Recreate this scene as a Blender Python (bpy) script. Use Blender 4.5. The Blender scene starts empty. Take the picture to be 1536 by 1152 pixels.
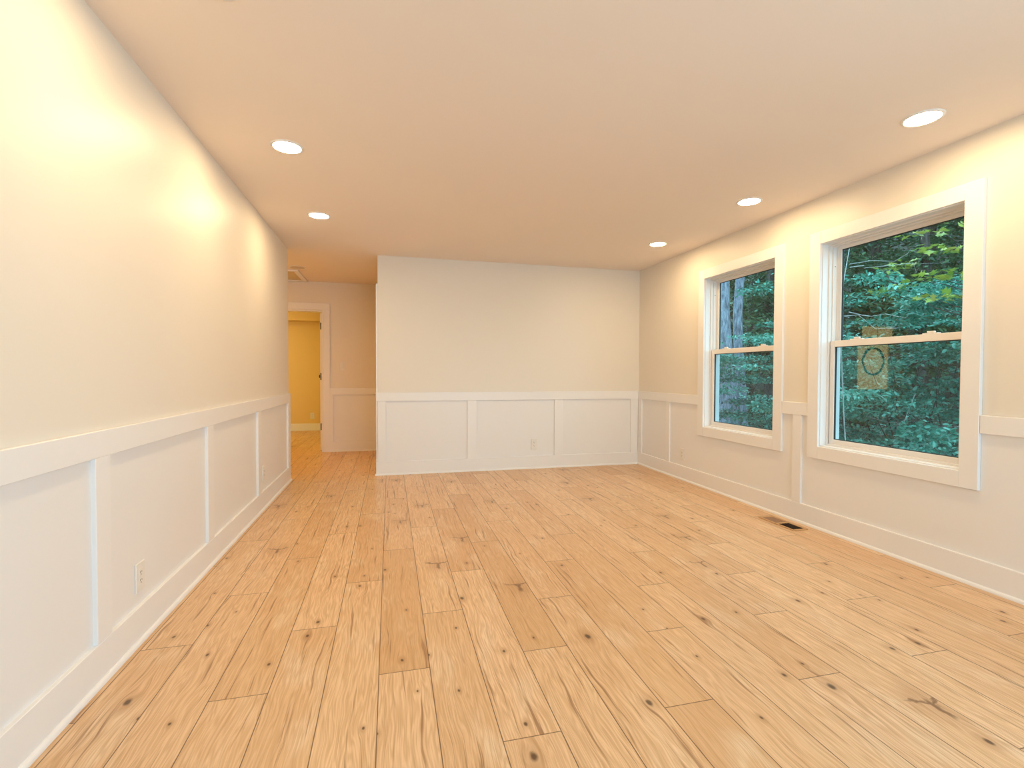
import bpy, math, random
import numpy as np
from mathutils import Matrix, Vector
random.seed(7)
C = bpy.context.scene
COL = C.collection

# ------------------------------------------------------------------ camera
F_PX, YAW, PITCH, ROLL, CAM_H = 731.66, 0.2453, 0.0206, 0.0035, 1.1338
r = Vector((math.cos(YAW), -math.sin(YAW), 0))
fw = Vector((math.sin(YAW)*math.cos(PITCH), math.cos(YAW)*math.cos(PITCH), -math.sin(PITCH)))
up = r.cross(fw)
r2 = r*math.cos(ROLL) + up*math.sin(ROLL)
u2 = -r*math.sin(ROLL) + up*math.cos(ROLL)
cd = bpy.data.cameras.new('camera'); cam = bpy.data.objects.new('camera', cd); COL.objects.link(cam)
cd.sensor_width = 36; cd.lens = F_PX/1536*36; cd.clip_start = .05; cd.clip_end = 200
m = Matrix((r2, u2, -fw)).transposed().to_4x4(); m.translation = Vector((0, 0, CAM_H))
cam.matrix_world = m
C.camera = cam

# ------------------------------------------------------------------ world, view, daylight
w = bpy.data.worlds.new('world'); C.world = w; w.use_nodes = True
nt = w.node_tree; nt.nodes.clear()
wo = nt.nodes.new('ShaderNodeOutputWorld'); bg = nt.nodes.new('ShaderNodeBackground')
bg.inputs[0].default_value = (0.42, 0.80, 1.0, 1); bg.inputs[1].default_value = 3.3
nt.links.new(bg.outputs[0], wo.inputs[0])
C.view_settings.view_transform = 'Standard'; C.view_settings.look = 'None'
C.view_settings.gamma = 1; C.view_settings.use_curve_mapping = False
C.view_settings.exposure = 0.12

LAMP_COL = (1.0, 0.735, 0.41)
LAMP_STR = 148.0
HALL_COL = (1.0, 0.42, 0.04)

def area(name, loc, rot, sx, sy, power, col):
    l = bpy.data.lights.new(name, 'AREA'); l.shape = 'RECTANGLE'; l.size = sx; l.size_y = sy
    l.energy = power; l.color = col
    o = bpy.data.objects.new(name, l); o.location = loc; o.rotation_euler = rot; COL.objects.link(o); return o
# daylight that comes through the patio door in the wall behind the camera
area('daylight_patio_door', (1.65, -2.62, 1.1), (math.radians(108), 0, 0), 2.4, 2.0, 60, (0.62, 0.80, 1.0))

# daylight through the side window beside the camera (same wall as the two windows in view)
area('daylight_side_window', (3.30, -.84, 1.35), (0, math.radians(90), 0), 1.4, .86, 72, (0.56, 0.78, 1.0))

# ------------------------------------------------------------------ materials
def mat(name):
    m = bpy.data.materials.new(name); m.use_nodes = True
    nt = m.node_tree; b = nt.nodes['Principled BSDF']; return m, nt, b
def noise(nt, scale, detail=3, vec=None, rough=.5, dist=0):
    n = nt.nodes.new('ShaderNodeTexNoise'); n.inputs['Scale'].default_value = scale
    n.inputs['Detail'].default_value = detail; n.inputs['Roughness'].default_value = rough
    n.inputs['Distortion'].default_value = dist
    if vec is not None: nt.links.new(vec, n.inputs['Vector'])
    return n
def paint(name, col, rough=.5, bump=.02, scale=90, spec=.5, var=.012):
    m, nt, b = mat(name)
    tc = nt.nodes.new('ShaderNodeTexCoord')
    n = noise(nt, scale, 4, tc.outputs['Object'])
    n2 = noise(nt, 1.3, 2, tc.outputs['Object'])
    mx = nt.nodes.new('ShaderNodeMix'); mx.data_type = 'RGBA'
    nt.links.new(n2.outputs['Fac'], mx.inputs['Factor'])
    mx.inputs['A'].default_value = (*[c*(1-var) for c in col], 1)
    mx.inputs['B'].default_value = (*[min(1, c*(1+var)) for c in col], 1)
    nt.links.new(mx.outputs['Result'], b.inputs['Base Color'])
    b.inputs['Roughness'].default_value = rough; b.inputs['Specular IOR Level'].default_value = spec
    if bump:
        bp = nt.nodes.new('ShaderNodeBump'); bp.inputs['Strength'].default_value = bump; bp.inputs['Distance'].default_value = .002
        nt.links.new(n.outputs['Fac'], bp.inputs['Height']); nt.links.new(bp.outputs[0], b.inputs['Normal'])
    return m
def plain(name, col, rough=.5, metal=0, spec=.5):
    return_m = paint(name, col, rough, .01, 200, spec, .02)
    return_m.node_tree.nodes['Principled BSDF'].inputs['Metallic'].default_value = metal
    return return_m
def emit(name, col, s):
    m = bpy.data.materials.new(name); m.use_nodes = True; nt = m.node_tree; nt.nodes.clear()
    o = nt.nodes.new('ShaderNodeOutputMaterial'); e = nt.nodes.new('ShaderNodeEmission')
    e.inputs[0].default_value = (*col, 1); e.inputs[1].default_value = s; nt.links.new(e.outputs[0], o.inputs[0]); return m

M_WALL = paint('wall_paint_cream', (0.84, 0.775, 0.68), .42, .05, 120)
M_CEIL = paint('ceiling_paint', (0.92, 0.82, 0.735), .75, .06, 140, .3)
M_TRIM = paint('trim_paint_white', (0.88, 0.865, 0.855), .33, .0, 60)
M_PANEL = paint('wainscot_panel_white', (0.86, 0.845, 0.835), .38, .02, 120)
M_YEL = paint('wall_paint_yellow', (0.80, 0.60, 0.26), .6, .03, 120)
M_VINYL = paint('window_vinyl', (0.84, 0.80, 0.76), .35, 0, 60)
M_PLATE = plain('outlet_plastic', (0.84, 0.81, 0.76), .3)
M_SLOT = plain('outlet_slot', (0.12, 0.09, 0.07), .6)
M_BLACK = plain('black_metal', (0.012, 0.011, 0.012), .4)
M_GASKET = plain('glazing_gasket', (0.03, 0.04, 0.04), .6)
M_LAMP = emit('lamp_lens', LAMP_COL, LAMP_STR)
M_HLAMP = emit('hall_lamp_lens', HALL_COL, 260)
M_YLAMP = emit('bedroom_lamp_lens', (1.0, 0.75, 0.19), 106)
M_LAMPOFF = plain('lamp_lens_unlit', (0.62, 0.52, 0.42), .4)
M_HATCH = plain('hatch_board', (0.66, 0.56, 0.36), .6)
M_VENTWOOD = plain('vent_wood', (0.56, 0.33, 0.15), .45)
M_DAMPER = plain('vent_damper', (0.30, 0.17, 0.10), .5)
M_DARK = plain('vent_dark', (0.022, 0.012, 0.008), .7)
M_WREATH = plain('wreath_twigs', (0.02, 0.03, 0.018), .8)
M_GLOW_PANEL = emit('door_glow_panel', (1.0, 0.74, 0.30), 4.5)  # emissive panel, added to give the yellow reflection in the big window

def glass_mat(name, tint, refl):
    m = bpy.data.materials.new(name); m.use_nodes = True; nt = m.node_tree; nt.nodes.clear()
    o = nt.nodes.new('ShaderNodeOutputMaterial'); t = nt.nodes.new('ShaderNodeBsdfTransparent')
    g = nt.nodes.new('ShaderNodeBsdfGlossy'); g.inputs['Roughness'].default_value = 0.0
    f = nt.nodes.new('ShaderNodeFresnel'); f.inputs[0].default_value = 1.45
    mu = nt.nodes.new('ShaderNodeMath'); mu.operation = 'MULTIPLY'; mu.inputs[1].default_value = refl; mu.use_clamp = True
    mx = nt.nodes.new('ShaderNodeMixShader')
    t.inputs[0].default_value = (*tint, 1)
    nt.links.new(f.outputs[0], mu.inputs[0]); nt.links.new(mu.outputs[0], mx.inputs[0])
    nt.links.new(t.outputs[0], mx.inputs[1]); nt.links.new(g.outputs[0], mx.inputs[2]); nt.links.new(mx.outputs[0], o.inputs[0])
    return m
M_GLASS = glass_mat('window_glass', (0.93, 0.97, 0.96), 1.3)
def screen_mat():
    m = bpy.data.materials.new('insect_screen'); m.use_nodes = True; nt = m.node_tree; nt.nodes.clear()
    o = nt.nodes.new('ShaderNodeOutputMaterial'); t = nt.nodes.new('ShaderNodeBsdfTransparent')
    d = nt.nodes.new('ShaderNodeBsdfDiffuse'); d.inputs[0].default_value = (.25, .27, .28, 1)
    mx = nt.nodes.new('ShaderNodeMixShader'); mx.inputs[0].default_value = .12
    nt.links.new(t.outputs[0], mx.inputs[1]); nt.links.new(d.outputs[0], mx.inputs[2]); nt.links.new(mx.outputs[0], o.inputs[0]); return m
M_SCREEN = screen_mat()

# ------------------------------------------------------------------ mesh helpers
class MB:
    def __init__(s): s.v = []; s.f = []
    def add(s, vs, fs):
        n = len(s.v); s.v += [tuple(v) for v in vs]; s.f += [tuple(n+i for i in f) for f in fs]
    def box(s, x0, x1, y0, y1, z0, z1, b=0):
        if x0 > x1: x0, x1 = x1, x0
        if y0 > y1: y0, y1 = y1, y0
        if z0 > z1: z0, z1 = z1, z0
        if b <= 0:
            s.add([(x, y, z) for x in (x0, x1) for y in (y0, y1) for z in (z0, z1)],
                  [(0,1,3,2),(4,6,7,5),(0,4,5,1),(2,3,7,6),(0,2,6,4),(1,5,7,3)])
            return
        # chamfered box: 24 vertices
        lo = (x0, y0, z0); hi = (x1, y1, z1); idx = {}; vs = []
        for sx in (0, 1):
            for sy in (0, 1):
                for sz in (0, 1):
                    sg = (sx, sy, sz)
                    for ax in range(3):
                        p = []
                        for k in range(3):
                            base = hi[k] if sg[k] else lo[k]
                            if k != ax: base += -b if sg[k] else b
                            p.append(base)
                        idx[(sg, ax)] = len(vs); vs.append(p)
        fs = []
        cen = Vector(((x0+x1)/2, (y0+y1)/2, (z0+z1)/2))
        def face(ids):
            a, c, d = Vector(vs[ids[0]]), Vector(vs[ids[1]]), Vector(vs[ids[2]])
            n = (c-a).cross(d-a)
            fc = sum((Vector(vs[i]) for i in ids), Vector())/len(ids)
            fs.append(tuple(ids) if n.dot(fc-cen) > 0 else tuple(reversed(ids)))
        for ax in range(3):
            o1, o2 = [k for k in range(3) if k != ax]
            for sd in (0, 1):
                ids = []
                for q in ((0,0),(1,0),(1,1),(0,1)):
                    sg = [0,0,0]; sg[ax] = sd; sg[o1] = q[0]; sg[o2] = q[1]; ids.append(idx[(tuple(sg), ax)])
                face(ids)
            for q in ((0,0),(1,0),(1,1),(0,1)):   # edges parallel to ax
                e = []
                for t in (0, 1):
                    sg = [0,0,0]; sg[ax] = t; sg[o1] = q[0]; sg[o2] = q[1]; e.append(tuple(sg))
                face([idx[(e[0], o1)], idx[(e[0], o2)], idx[(e[1], o2)], idx[(e[1], o1)]])
        for sx in (0,1):
            for sy in (0,1):
                for sz in (0,1):
                    face([idx[((sx,sy,sz), k)] for k in range(3)])
        s.add(vs, fs)
    def lathe(s, prof, cx, cy, cz, n=40, axis='z', cap=True):
        vs = []; fs = []
        for (rr, h) in prof:
            for i in range(n):
                a = 2*math.pi*i/n
                if axis == 'z': vs.append((cx+rr*math.cos(a), cy+rr*math.sin(a), cz+h))
                elif axis == 'x': vs.append((cx+h, cy+rr*math.cos(a), cz+rr*math.sin(a)))
                else: vs.append((cx+rr*math.cos(a), cy+h, cz+rr*math.sin(a)))
        for k in range(len(prof)-1):
            for i in range(n):
                j = (i+1) % n; fs.append((k*n+i, k*n+j, (k+1)*n+j, (k+1)*n+i))
        if cap:
            fs.append(tuple(range(n))[::-1]); fs.append(tuple((len(prof)-1)*n+i for i in range(n)))
        s.add(vs, fs)
    def tube(s, pts, rads, n=7):
        P = [Vector(p) for p in pts]; vs = []; fs = []
        for i, p in enumerate(P):
            d = (P[min(i+1, len(P)-1)]-P[max(i-1, 0)]).normalized()
            a = d.orthogonal().normalized() if i == 0 else (pa - d*pa.dot(d)).normalized()
            pa = a; b = d.cross(a)
            for k in range(n):
                t = 2*math.pi*k/n; vs.append(p + (a*math.cos(t)+b*math.sin(t))*rads[i])
        for i in range(len(P)-1):
            for k in range(n):
                j = (k+1) % n; fs.append((i*n+k, i*n+j, (i+1)*n+j, (i+1)*n+k))
        fs.append(tuple(range(n))[::-1]); fs.append(tuple((len(P)-1)*n+k for k in range(n)))
        s.add(vs, fs)
    def build(s, name, material, parent=None, kind=None, smooth=False, origin=None):
        me = bpy.data.meshes.new(name)
        off = Vector(origin) if origin else Vector((0, 0, 0))
        if parent is not None and origin is None: off = Vector((0,0,0))
        me.from_pydata([tuple(Vector(v)-off) for v in s.v], [], s.f); me.update()
        if smooth:
            me.polygons.foreach_set('use_smooth', [True]*len(me.polygons))
        me.materials.append(material)
        o = bpy.data.objects.new(name, me); COL.objects.link(o)
        if origin: o.location = off
        if parent is not None: o.parent = parent
        if kind: o['kind'] = kind
        return o
def empty(name, loc, kind=None, label=None, cat=None, group=None):
    o = bpy.data.objects.new(name, None); COL.objects.link(o); o.location = loc; o.empty_display_size = .1
    if kind: o['kind'] = kind
    if label: o['label'] = label
    if cat: o['category'] = cat
    if group: o['group'] = group
    return o

# ------------------------------------------------------------------ dimensions
XL, XR, YB, YL, XH, YF, CH = -1.0386, 3.069, 5.618, 5.569, -0.131, 7.461, 2.44
YR = -2.5          # wall behind the camera
T = .019           # trim thickness
XW = -3.6          # west end of hall
Y2 = 10.32         # far wall of the far room

# ------------------------------------------------------------------ floor planks
PW = 0.1895; PX0 = -0.042; PL = 1.325
KN = [(-0.347,2.235,1.2),(-0.320,2.348,1.2),(-0.158,2.698,1.2),(0.074,2.371,0.7),(0.045,1.954,1),(0.351,2.429,1.4),(0.451,1.920,1),(0.425,1.500,1),(0.411,1.364,2),(-0.041,1.569,0.7),(-0.299,2.856,0.9),(-0.600,3.468,0.8),(-0.030,2.889,1.2),(-0.217,3.769,1),(-0.539,3.144,1),(-0.141,2.830,0.8),(0.820,2.328,0.8),(0.284,2.149,0.8),(0.151,1.966,0.7),(0.238,1.717,0.8),(-0.114,3.259,0.7),(0.094,1.749,0.6),(-0.459,2.049,0.9),(-0.084,1.604,0.7),
 (0.867,1.495,1.7),(1.444,1.514,1.4),(1.558,1.417,1.9),(1.570,1.558,0.9),(1.190,1.342,0.9),(1.501,2.478,1.1),(1.805,2.389,1.3),(1.602,1.977,0.9),(1.197,1.701,0.8),(1.790,3.305,1),(1.396,3.688,1),(1.986,2.004,1.6),(0.827,1.944,2),(1.410,1.959,1.6),(1.183,2.107,0.9),(1.199,1.922,0.7),(2.182,2.048,1),(2.338,2.154,0.8),(2.784,3.486,1.2),(2.470,3.392,0.9),(0.988,2.713,1.3),
 (2.020,1.558,1.3),(1.797,1.084,1.6),(2.275,1.648,1.2),(2.166,1.564,1.3),(2.772,2.094,1.1),(2.923,2.067,0.9),(2.851,1.676,1.2),(2.746,1.612,1.2),(2.535,2.358,1.3),(2.393,1.914,0.8),(2.354,1.982,0.8),
 (-0.901,2.360,1.2),(-0.876,2.784,0.8),(-0.971,3.297,1.2),(-0.714,2.178,1),(-0.796,2.433,1),(-0.692,1.773,0.8),(-0.802,1.826,0.8),(-0.710,2.541,0.6),(-0.876,1.926,2)]
CR = [(-0.699,3.383,2.2),(0.077,3.822,2),(0.265,4.236,2),(0.273,2.907,2.5),(0.478,3.325,2.3),(0.669,2.509,2.5),(0.877,4.237,2),(1.809,2.551,2.2),(1.997,2.980,2),(1.815,1.263,2.6)]
def build_floor():
    rnd = random.Random(11)
    vs = []; fs = []; uvs = []; tone = []; off = []; dims = []; ks = [[] for _ in range(5)]; cr = []
    x_lo, x_hi = XW-.1, XR+.15
    c0 = int(math.floor((x_lo-PX0)/PW)); c1 = int(math.ceil((x_hi-PX0)/PW))
    for c in range(c0, c1):
        xa, xb = PX0+c*PW, PX0+(c+1)*PW
        cls = c % 3
        ybase = {0: 1.88, 1: 2.305, 2: 1.43}[cls] + .006*max(-5, min(14, c))
        k0 = int(math.floor((YR-.15-ybase)/PL))
        for k in range(k0, 9):
            ya, yb = ybase+k*PL, ybase+(k+1)*PL
            if ya > Y2+.1: break
            cxa, cxb = max(xa, x_lo), min(xb, x_hi); cya, cyb = max(ya, YR-.15), min(yb, Y2+.1)
            if cxb <= cxa or cyb <= cya: continue
            n = len(vs)
            q = [(cxa, cya), (cxb, cya), (cxb, cyb), (cxa, cyb)]
            vs += [(x, y, 0) for x, y in q]; fs.append((n, n+1, n+2, n+3))
            uvs += [(x-xa, y-ya) for x, y in q]
            t = min(1, max(0, rnd.gauss(.36, .26)))
            tone.append((t, rnd.random(), rnd.random())); off.append((rnd.uniform(0, 40), rnd.uniform(0, 40), rnd.uniform(0, 40)))
            dims.append((PW, PL, 0))
            own = [(x-xa, y-ya, s) for x, y, s in KN if xa <= x < xb and ya <= y < yb]
            oc = [(x-xa, y-ya, s) for x, y, s in CR if xa <= x < xb and ya <= y < yb]
            seen = (ya > 3.2 or ya < .9 or not own)
            if seen and not own:
                for _ in range(rnd.choice([0, 1, 2, 2, 3])):
                    own.append((rnd.uniform(.03, PW-.03), rnd.uniform(.05, PL-.05), rnd.uniform(.6, 1.2)))
            own = own[:5]
            while len(own) < 5: own.append((0.05, 0.05, 0))
            for i in range(5): ks[i].append(own[i])
            if not oc and rnd.random() < .16 and ya > 2.6: oc = [(rnd.uniform(.06, .13), rnd.uniform(.2, 1.1), rnd.uniform(1.5, 2.3))]
            cr.append(oc[0] if oc else (0.05, 0.05, 0))
    me = bpy.data.meshes.new('floor'); me.from_pydata(vs, [], fs); me.update()
    uv = me.uv_layers.new(name='plank')
    uv.data.foreach_set('uv', [a for t in uvs for a in t])
    def att(name, data):
        a = me.attributes.new(name, 'FLOAT_VECTOR', 'FACE'); a.data.foreach_set('vector', [x for t in data for x in t])
    att('tone', tone); att('off', off); att('crotch', cr)
    for i in range(5): att('knot%d' % i, ks[i])
    o = bpy.data.objects.new('floor', me); COL.objects.link(o); o['kind'] = 'structure'
    return o, me
def floor_mat():
    m, nt, b = mat('oak_planks'); N = nt.nodes; L = nt.links
    def math_(op, a, bb=None, c=None, clamp=False):
        n = N.new('ShaderNodeMath'); n.operation = op; n.use_clamp = clamp
        for i, v in enumerate((a, bb, c)):
            if v is None: continue
            if isinstance(v, (int, float)): n.inputs[i].default_value = v
            else: L.new(v, n.inputs[i])
        return n.outputs[0]
    def comb(x, y, z):
        n = N.new('ShaderNodeCombineXYZ')
        for i, v in enumerate((x, y, z)):
            if isinstance(v, (int, float)): n.inputs[i].default_value = v
            else: L.new(v, n.inputs[i])
        return n.outputs[0]
    def sep(v):
        n = N.new('ShaderNodeSeparateXYZ'); L.new(v, n.inputs[0]); return n.outputs
    def attr(name):
        n = N.new('ShaderNodeAttribute'); n.attribute_name = name; return n.outputs['Vector']
    def ramp(v, lo, hi, a=0, bb=1):
        n = N.new('ShaderNodeMapRange'); n.inputs['From Min'].default_value = lo; n.inputs['From Max'].default_value = hi
        n.inputs['To Min'].default_value = a; n.inputs['To Max'].default_value = bb; n.interpolation_type = 'SMOOTHSTEP'
        L.new(v, n.inputs['Value']); return n.outputs[0]
    def mixc(f, a, bb, typ='MIX'):
        n = N.new('ShaderNodeMix'); n.data_type = 'RGBA'; n.blend_type = typ
        if isinstance(f, (int, float)): n.inputs['Factor'].default_value = f
        else: L.new(f, n.inputs['Factor'])
        for key, v in (('A', a), ('B', bb)):
            if isinstance(v, tuple): n.inputs[key].default_value = (*v, 1)
            else: L.new(v, n.inputs[key])
        return n.outputs['Result']
    uvn = N.new('ShaderNodeUVMap'); uvn.uv_map = 'plank'
    s = sep(uvn.outputs[0]); U, V = s[0], s[1]
    tone = sep(attr('tone')); off = sep(attr('off'))
    # small wobble so knots are not perfect ellipses
    wob = noise(nt, 1, 2, comb(math_('MULTIPLY_ADD', U, 60, off[0]), math_('MULTIPLY_ADD', V, 30, off[1]), off[2]))
    wv = math_('MULTIPLY', math_('SUBTRACT', wob.outputs['Fac'], .5), .9)
    warp = 0; core = None; halo = None
    for i in range(5):
        k = sep(attr('knot%d' % i))
        du = math_('SUBTRACT', U, k[0]); dv = math_('SUBTRACT', V, k[1])
        sz = math_('MAXIMUM', math_('MULTIPLY', k[2], .0065), .00001)
        a = math_('DIVIDE', du, sz); c = math_('DIVIDE', math_('MULTIPLY', dv, .62), sz)
        d2 = math_('ADD', math_('MULTIPLY', a, a), math_('MULTIPLY', c, c))
        d = math_('ADD', math_('SQRT', d2), wv)
        cr_ = ramp(d, .35, 1.25, 1, 0)
        hl = ramp(d, .6, 4.2, 1, 0)
        # grain bends around the knot
        g = math_('EXPONENT', math_('MULTIPLY', math_('ADD', math_('MULTIPLY', a, a), math_('MULTIPLY', math_('MULTIPLY', c, c), .35)), -.09))
        wp = math_('MULTIPLY', math_('MULTIPLY', g, sz), math_('SIGN', du))
        wp = math_('MULTIPLY', wp, math_('MINIMUM', math_('MULTIPLY', math_('ABSOLUTE', a), .9), 2.2))
        warp = wp if i == 0 else math_('ADD', warp, wp)
        core = cr_ if i == 0 else math_('MAXIMUM', core, cr_)
        halo = hl if i == 0 else math_('MAXIMUM', halo, hl)
    Uw = math_('SUBTRACT', U, warp)
    # broad wander of the grain lines
    wn = noise(nt, 1, 2, comb(math_('MULTIPLY_ADD', U, 5, off[0]), math_('MULTIPLY_ADD', V, 2.6, off[1]), off[2]))
    Ud = math_('MULTIPLY_ADD', math_('SUBTRACT', wn.outputs['Fac'], .5), .055, Uw)
    # cathedral growth rings
    rn = noise(nt, 1, 3, comb(math_('MULTIPLY_ADD', Ud, 16, off[1]), math_('MULTIPLY_ADD', V, 1.1, off[2]), off[0]), .55)
    rings = math_('SINE', math_('MULTIPLY', rn.outputs['Fac'], 95))
    rings = math_('MULTIPLY_ADD', rings, .5, .5)
    # fine fibre
    fib = noise(nt, 1, 4, comb(math_('MULTIPLY_ADD', Ud, 330, off[0]), math_('MULTIPLY_ADD', V, 4.5, off[1]), off[2]), .6)
    fib2 = noise(nt, 1, 3, comb(math_('MULTIPLY_ADD', Ud, 110, off[2]), math_('MULTIPLY_ADD', V, 1.7, off[0]), off[1]), .6)
    # dark mineral streaks
    st = noise(nt, 1, 3, comb(math_('MULTIPLY_ADD', Ud, 62, off[1]), math_('MULTIPLY_ADD', V, 1.6, off[0]), off[2]), .6)
    streak = ramp(st.outputs['Fac'], .595, .70)
    # light sapwood clouds
    cl = noise(nt, 1, 3, comb(math_('MULTIPLY_ADD', U, 7, off[2]), math_('MULTIPLY_ADD', V, 2.4, off[1]), off[0]), .5, .6)
    cloud = ramp(cl.outputs['Fac'], .5, .72)
    # curled crotch figure
    k = sep(attr('crotch'))
    sz = math_('MAXIMUM', math_('MULTIPLY', k[2], .014), .00001)
    a = math_('DIVIDE', math_('SUBTRACT', U, k[0]), sz); c = math_('DIVIDE', math_('SUBTRACT', V, k[1]), sz)
    cn = noise(nt, 1, 2, comb(math_('MULTIPLY_ADD', U, 38, off[0]), math_('MULTIPLY_ADD', V, 30, off[2]), off[1]))
    bend = math_('MULTIPLY', math_('SUBTRACT', cn.outputs['Fac'], .5), 1.5)
    arm = math_('ABSOLUTE', math_('ADD', math_('SUBTRACT', c, math_('MULTIPLY', math_('ABSOLUTE', a), .45)), bend))
    armm = math_('MULTIPLY', ramp(arm, .05, .34, 1, 0), ramp(math_('ABSOLUTE', a), 1.1, 2.6, 1, 0))
    tail = math_('MULTIPLY', ramp(math_('ABSOLUTE', math_('ADD', a, math_('MULTIPLY', bend, .5))), .08, .4, 1, 0),
                 ramp(math_('ABSOLUTE', math_('ADD', c, .8)), .8, 1.8, 1, 0))
    crot = math_('MULTIPLY', math_('MAXIMUM', armm, tail), math_('GREATER_THAN', k[2], .1))
    chalo = math_('MULTIPLY', ramp(math_('SQRT', math_('ADD', math_('MULTIPLY', a, a), math_('MULTIPLY', math_('MULTIPLY', c, c), .4))), 1, 3.2, 1, 0), math_('GREATER_THAN', k[2], .1))
    col = mixc(tone[0], (0.90, 0.645, 0.40), (0.67, 0.405, 0.20))
    col = mixc(math_('MULTIPLY', tone[1], .22), col, (0.70, 0.42, 0.235))
    col = mixc(math_('MULTIPLY', cloud, .55), col, (0.90, 0.73, 0.52))
    col = mixc(math_('MULTIPLY', rings, .50), col, (0.60, 0.345, 0.155))
    col = mixc(math_('MULTIPLY', ramp(fib.outputs['Fac'], .42, .72), .42), col, (0.49, 0.27, 0.12))
    col = mixc(math_('MULTIPLY', ramp(fib2.outputs['Fac'], .50, .72), .42), col, (0.46, 0.235, 0.095))
    col = mixc(math_('MULTIPLY', streak, .72), col, (0.27, 0.115, 0.04))
    col = mixc(math_('MULTIPLY', math_('MAXIMUM', halo, math_('MULTIPLY', chalo, .7)), .38), col, (0.40, 0.19, 0.075))
    col = mixc(math_('MULTIPLY', crot, .75), col, (0.17, 0.072, 0.028))
    col = mixc(math_('MULTIPLY', core, .9), col, (0.085, 0.042, 0.02))
    # joints
    e1 = math_('MINIMUM', U, math_('SUBTRACT', PW, U)); e2 = math_('MINIMUM', V, math_('SUBTRACT', PL, V))
    gap = ramp(math_('MINIMUM', e1, e2), .0008, .0026, 1, 0)
    col = mixc(math_('MULTIPLY', gap, .85), col, (0.12, 0.055, 0.022))
    L.new(col, b.inputs['Base Color'])
    rg = math_('MULTIPLY_ADD', fib2.outputs['Fac'], .16, .27)
    L.new(rg, b.inputs['Roughness']); b.inputs['Specular IOR Level'].default_value = .42
    h = math_('SUBTRACT', math_('MULTIPLY', fib.outputs['Fac'], .12), math_('MULTIPLY', gap, 1.0))
    h = math_('SUBTRACT', h, math_('MULTIPLY', core, .25))
    bp = N.new('ShaderNodeBump'); bp.inputs['Strength'].default_value = .35; bp.inputs['Distance'].default_value = .0012
    L.new(h, bp.inputs['Height']); L.new(bp.outputs[0], b.inputs['Normal'])
    return m
floor, fme = build_floor(); fme.materials.append(floor_mat())

# ------------------------------------------------------------------ shell
def wall(name, axis, p0, p1, a0, a1, z0, z1, holes, material):
    """wall slab between p0 and p1 on `axis`, running a0..a1, with rectangular holes (a, b, za, zb)"""
    us = sorted({a0, a1, *[h[0] for h in holes], *[h[1] for h in holes]}); zs = sorted({z0, z1, *[h[2] for h in holes], *[h[3] for h in holes]})
    nu, nz = len(us)-1, len(zs)-1
    solid = [[not any(h[0] <= (us[i]+us[i+1])/2 <= h[1] and h[2] <= (zs[j]+zs[j+1])/2 <= h[3] for h in holes) for j in range(nz)] for i in range(nu)]
    mb = MB()
    def P(p, u, z): return (p, u, z) if axis == 'x' else (u, p, z)
    for i in range(nu):
        for j in range(nz):
            if not solid[i][j]: continue
            u0, u1, v0, v1 = us[i], us[i+1], zs[j], zs[j+1]
            for p in (p0, p1): mb.add([P(p, u0, v0), P(p, u1, v0), P(p, u1, v1), P(p, u0, v1)], [(0, 1, 2, 3)])
            if i == 0 or not solid[i-1][j]: mb.add([P(p0, u0, v0), P(p1, u0, v0), P(p1, u0, v1), P(p0, u0, v1)], [(0, 1, 2, 3)])
            if i == nu-1 or not solid[i+1][j]: mb.add([P(p0, u1, v0), P(p1, u1, v0), P(p1, u1, v1), P(p0, u1, v1)], [(0, 1, 2, 3)])
            if j == 0 or not solid[i][j-1]: mb.add([P(p0, u0, v0), P(p1, u0, v0), P(p1, u1, v0), P(p0, u1, v0)], [(0, 1, 2, 3)])
            if j == nz-1 or not solid[i][j+1]: mb.add([P(p0, u0, v1), P(p1, u0, v1), P(p1, u1, v1), P(p0, u1, v1)], [(0, 1, 2, 3)])
    return mb.build(name, material, kind='structure')
W1 = (2.005, 2.925, .609, 2.09); W2 = (3.36, 4.28, .609, 2.09); W4 = (-1.30, -.38, .609, 2.09)
DY = 6.35
wall('wall_left', 'x', XL-.12, XL, YR, YL, 0, CH, [], M_WALL)
wall('wall_right', 'x', XR, XR+.15, YR-.12, YB+.12, 0, CH, [W1, W2, W4], M_WALL)
wall('wall_back', 'y', YB, YB+.12, XH, XR, 0, CH, [], M_WALL)
wall('wall_rear', 'y', YR-.12, YR, XL-.12, XR, 0, CH, [(.4, 2.9, .06, 2.12)], M_WALL)
wall('wall_hall_right', 'x', XH, XH+.12, YB+.12, Y2, 0, CH, [(5.81, 6.57, .0, 2.04)], M_WALL)
wall('wall_hall_far', 'y', YF, YF+.12, XW, XH, 0, CH, [(-1.69, -.93, 0, 2.035), (-3.32, -2.32, 0, 2.15)], M_WALL)
wall('wall_hall_near', 'y', YL-.12, YL, XW, XL-.12, 0, CH, [], M_WALL)
wall('wall_hall_left', 'x', XW-.1, XW, YL-.12, Y2+.1, 0, CH, [], M_WALL)
wall('wall_bedroom_far', 'y', Y2, Y2+.1, XW, XH+.12, 0, CH, [], M_YEL)
wall('wall_bedroom_left', 'x', -3.3, -3.2, YF+.12, Y2, 0, CH, [], M_YEL)
mb = MB(); mb.box(-3.2, XH, Y2-.32, Y2, 2.14, CH); mb.build('ceiling_soffit', M_YEL, kind='structure')
mb = MB(); mb.box(XW-.1, XR+.15, YR-.12, Y2+.1, CH, CH+.12); mb.build('ceiling', M_CEIL, kind='structure')

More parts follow.
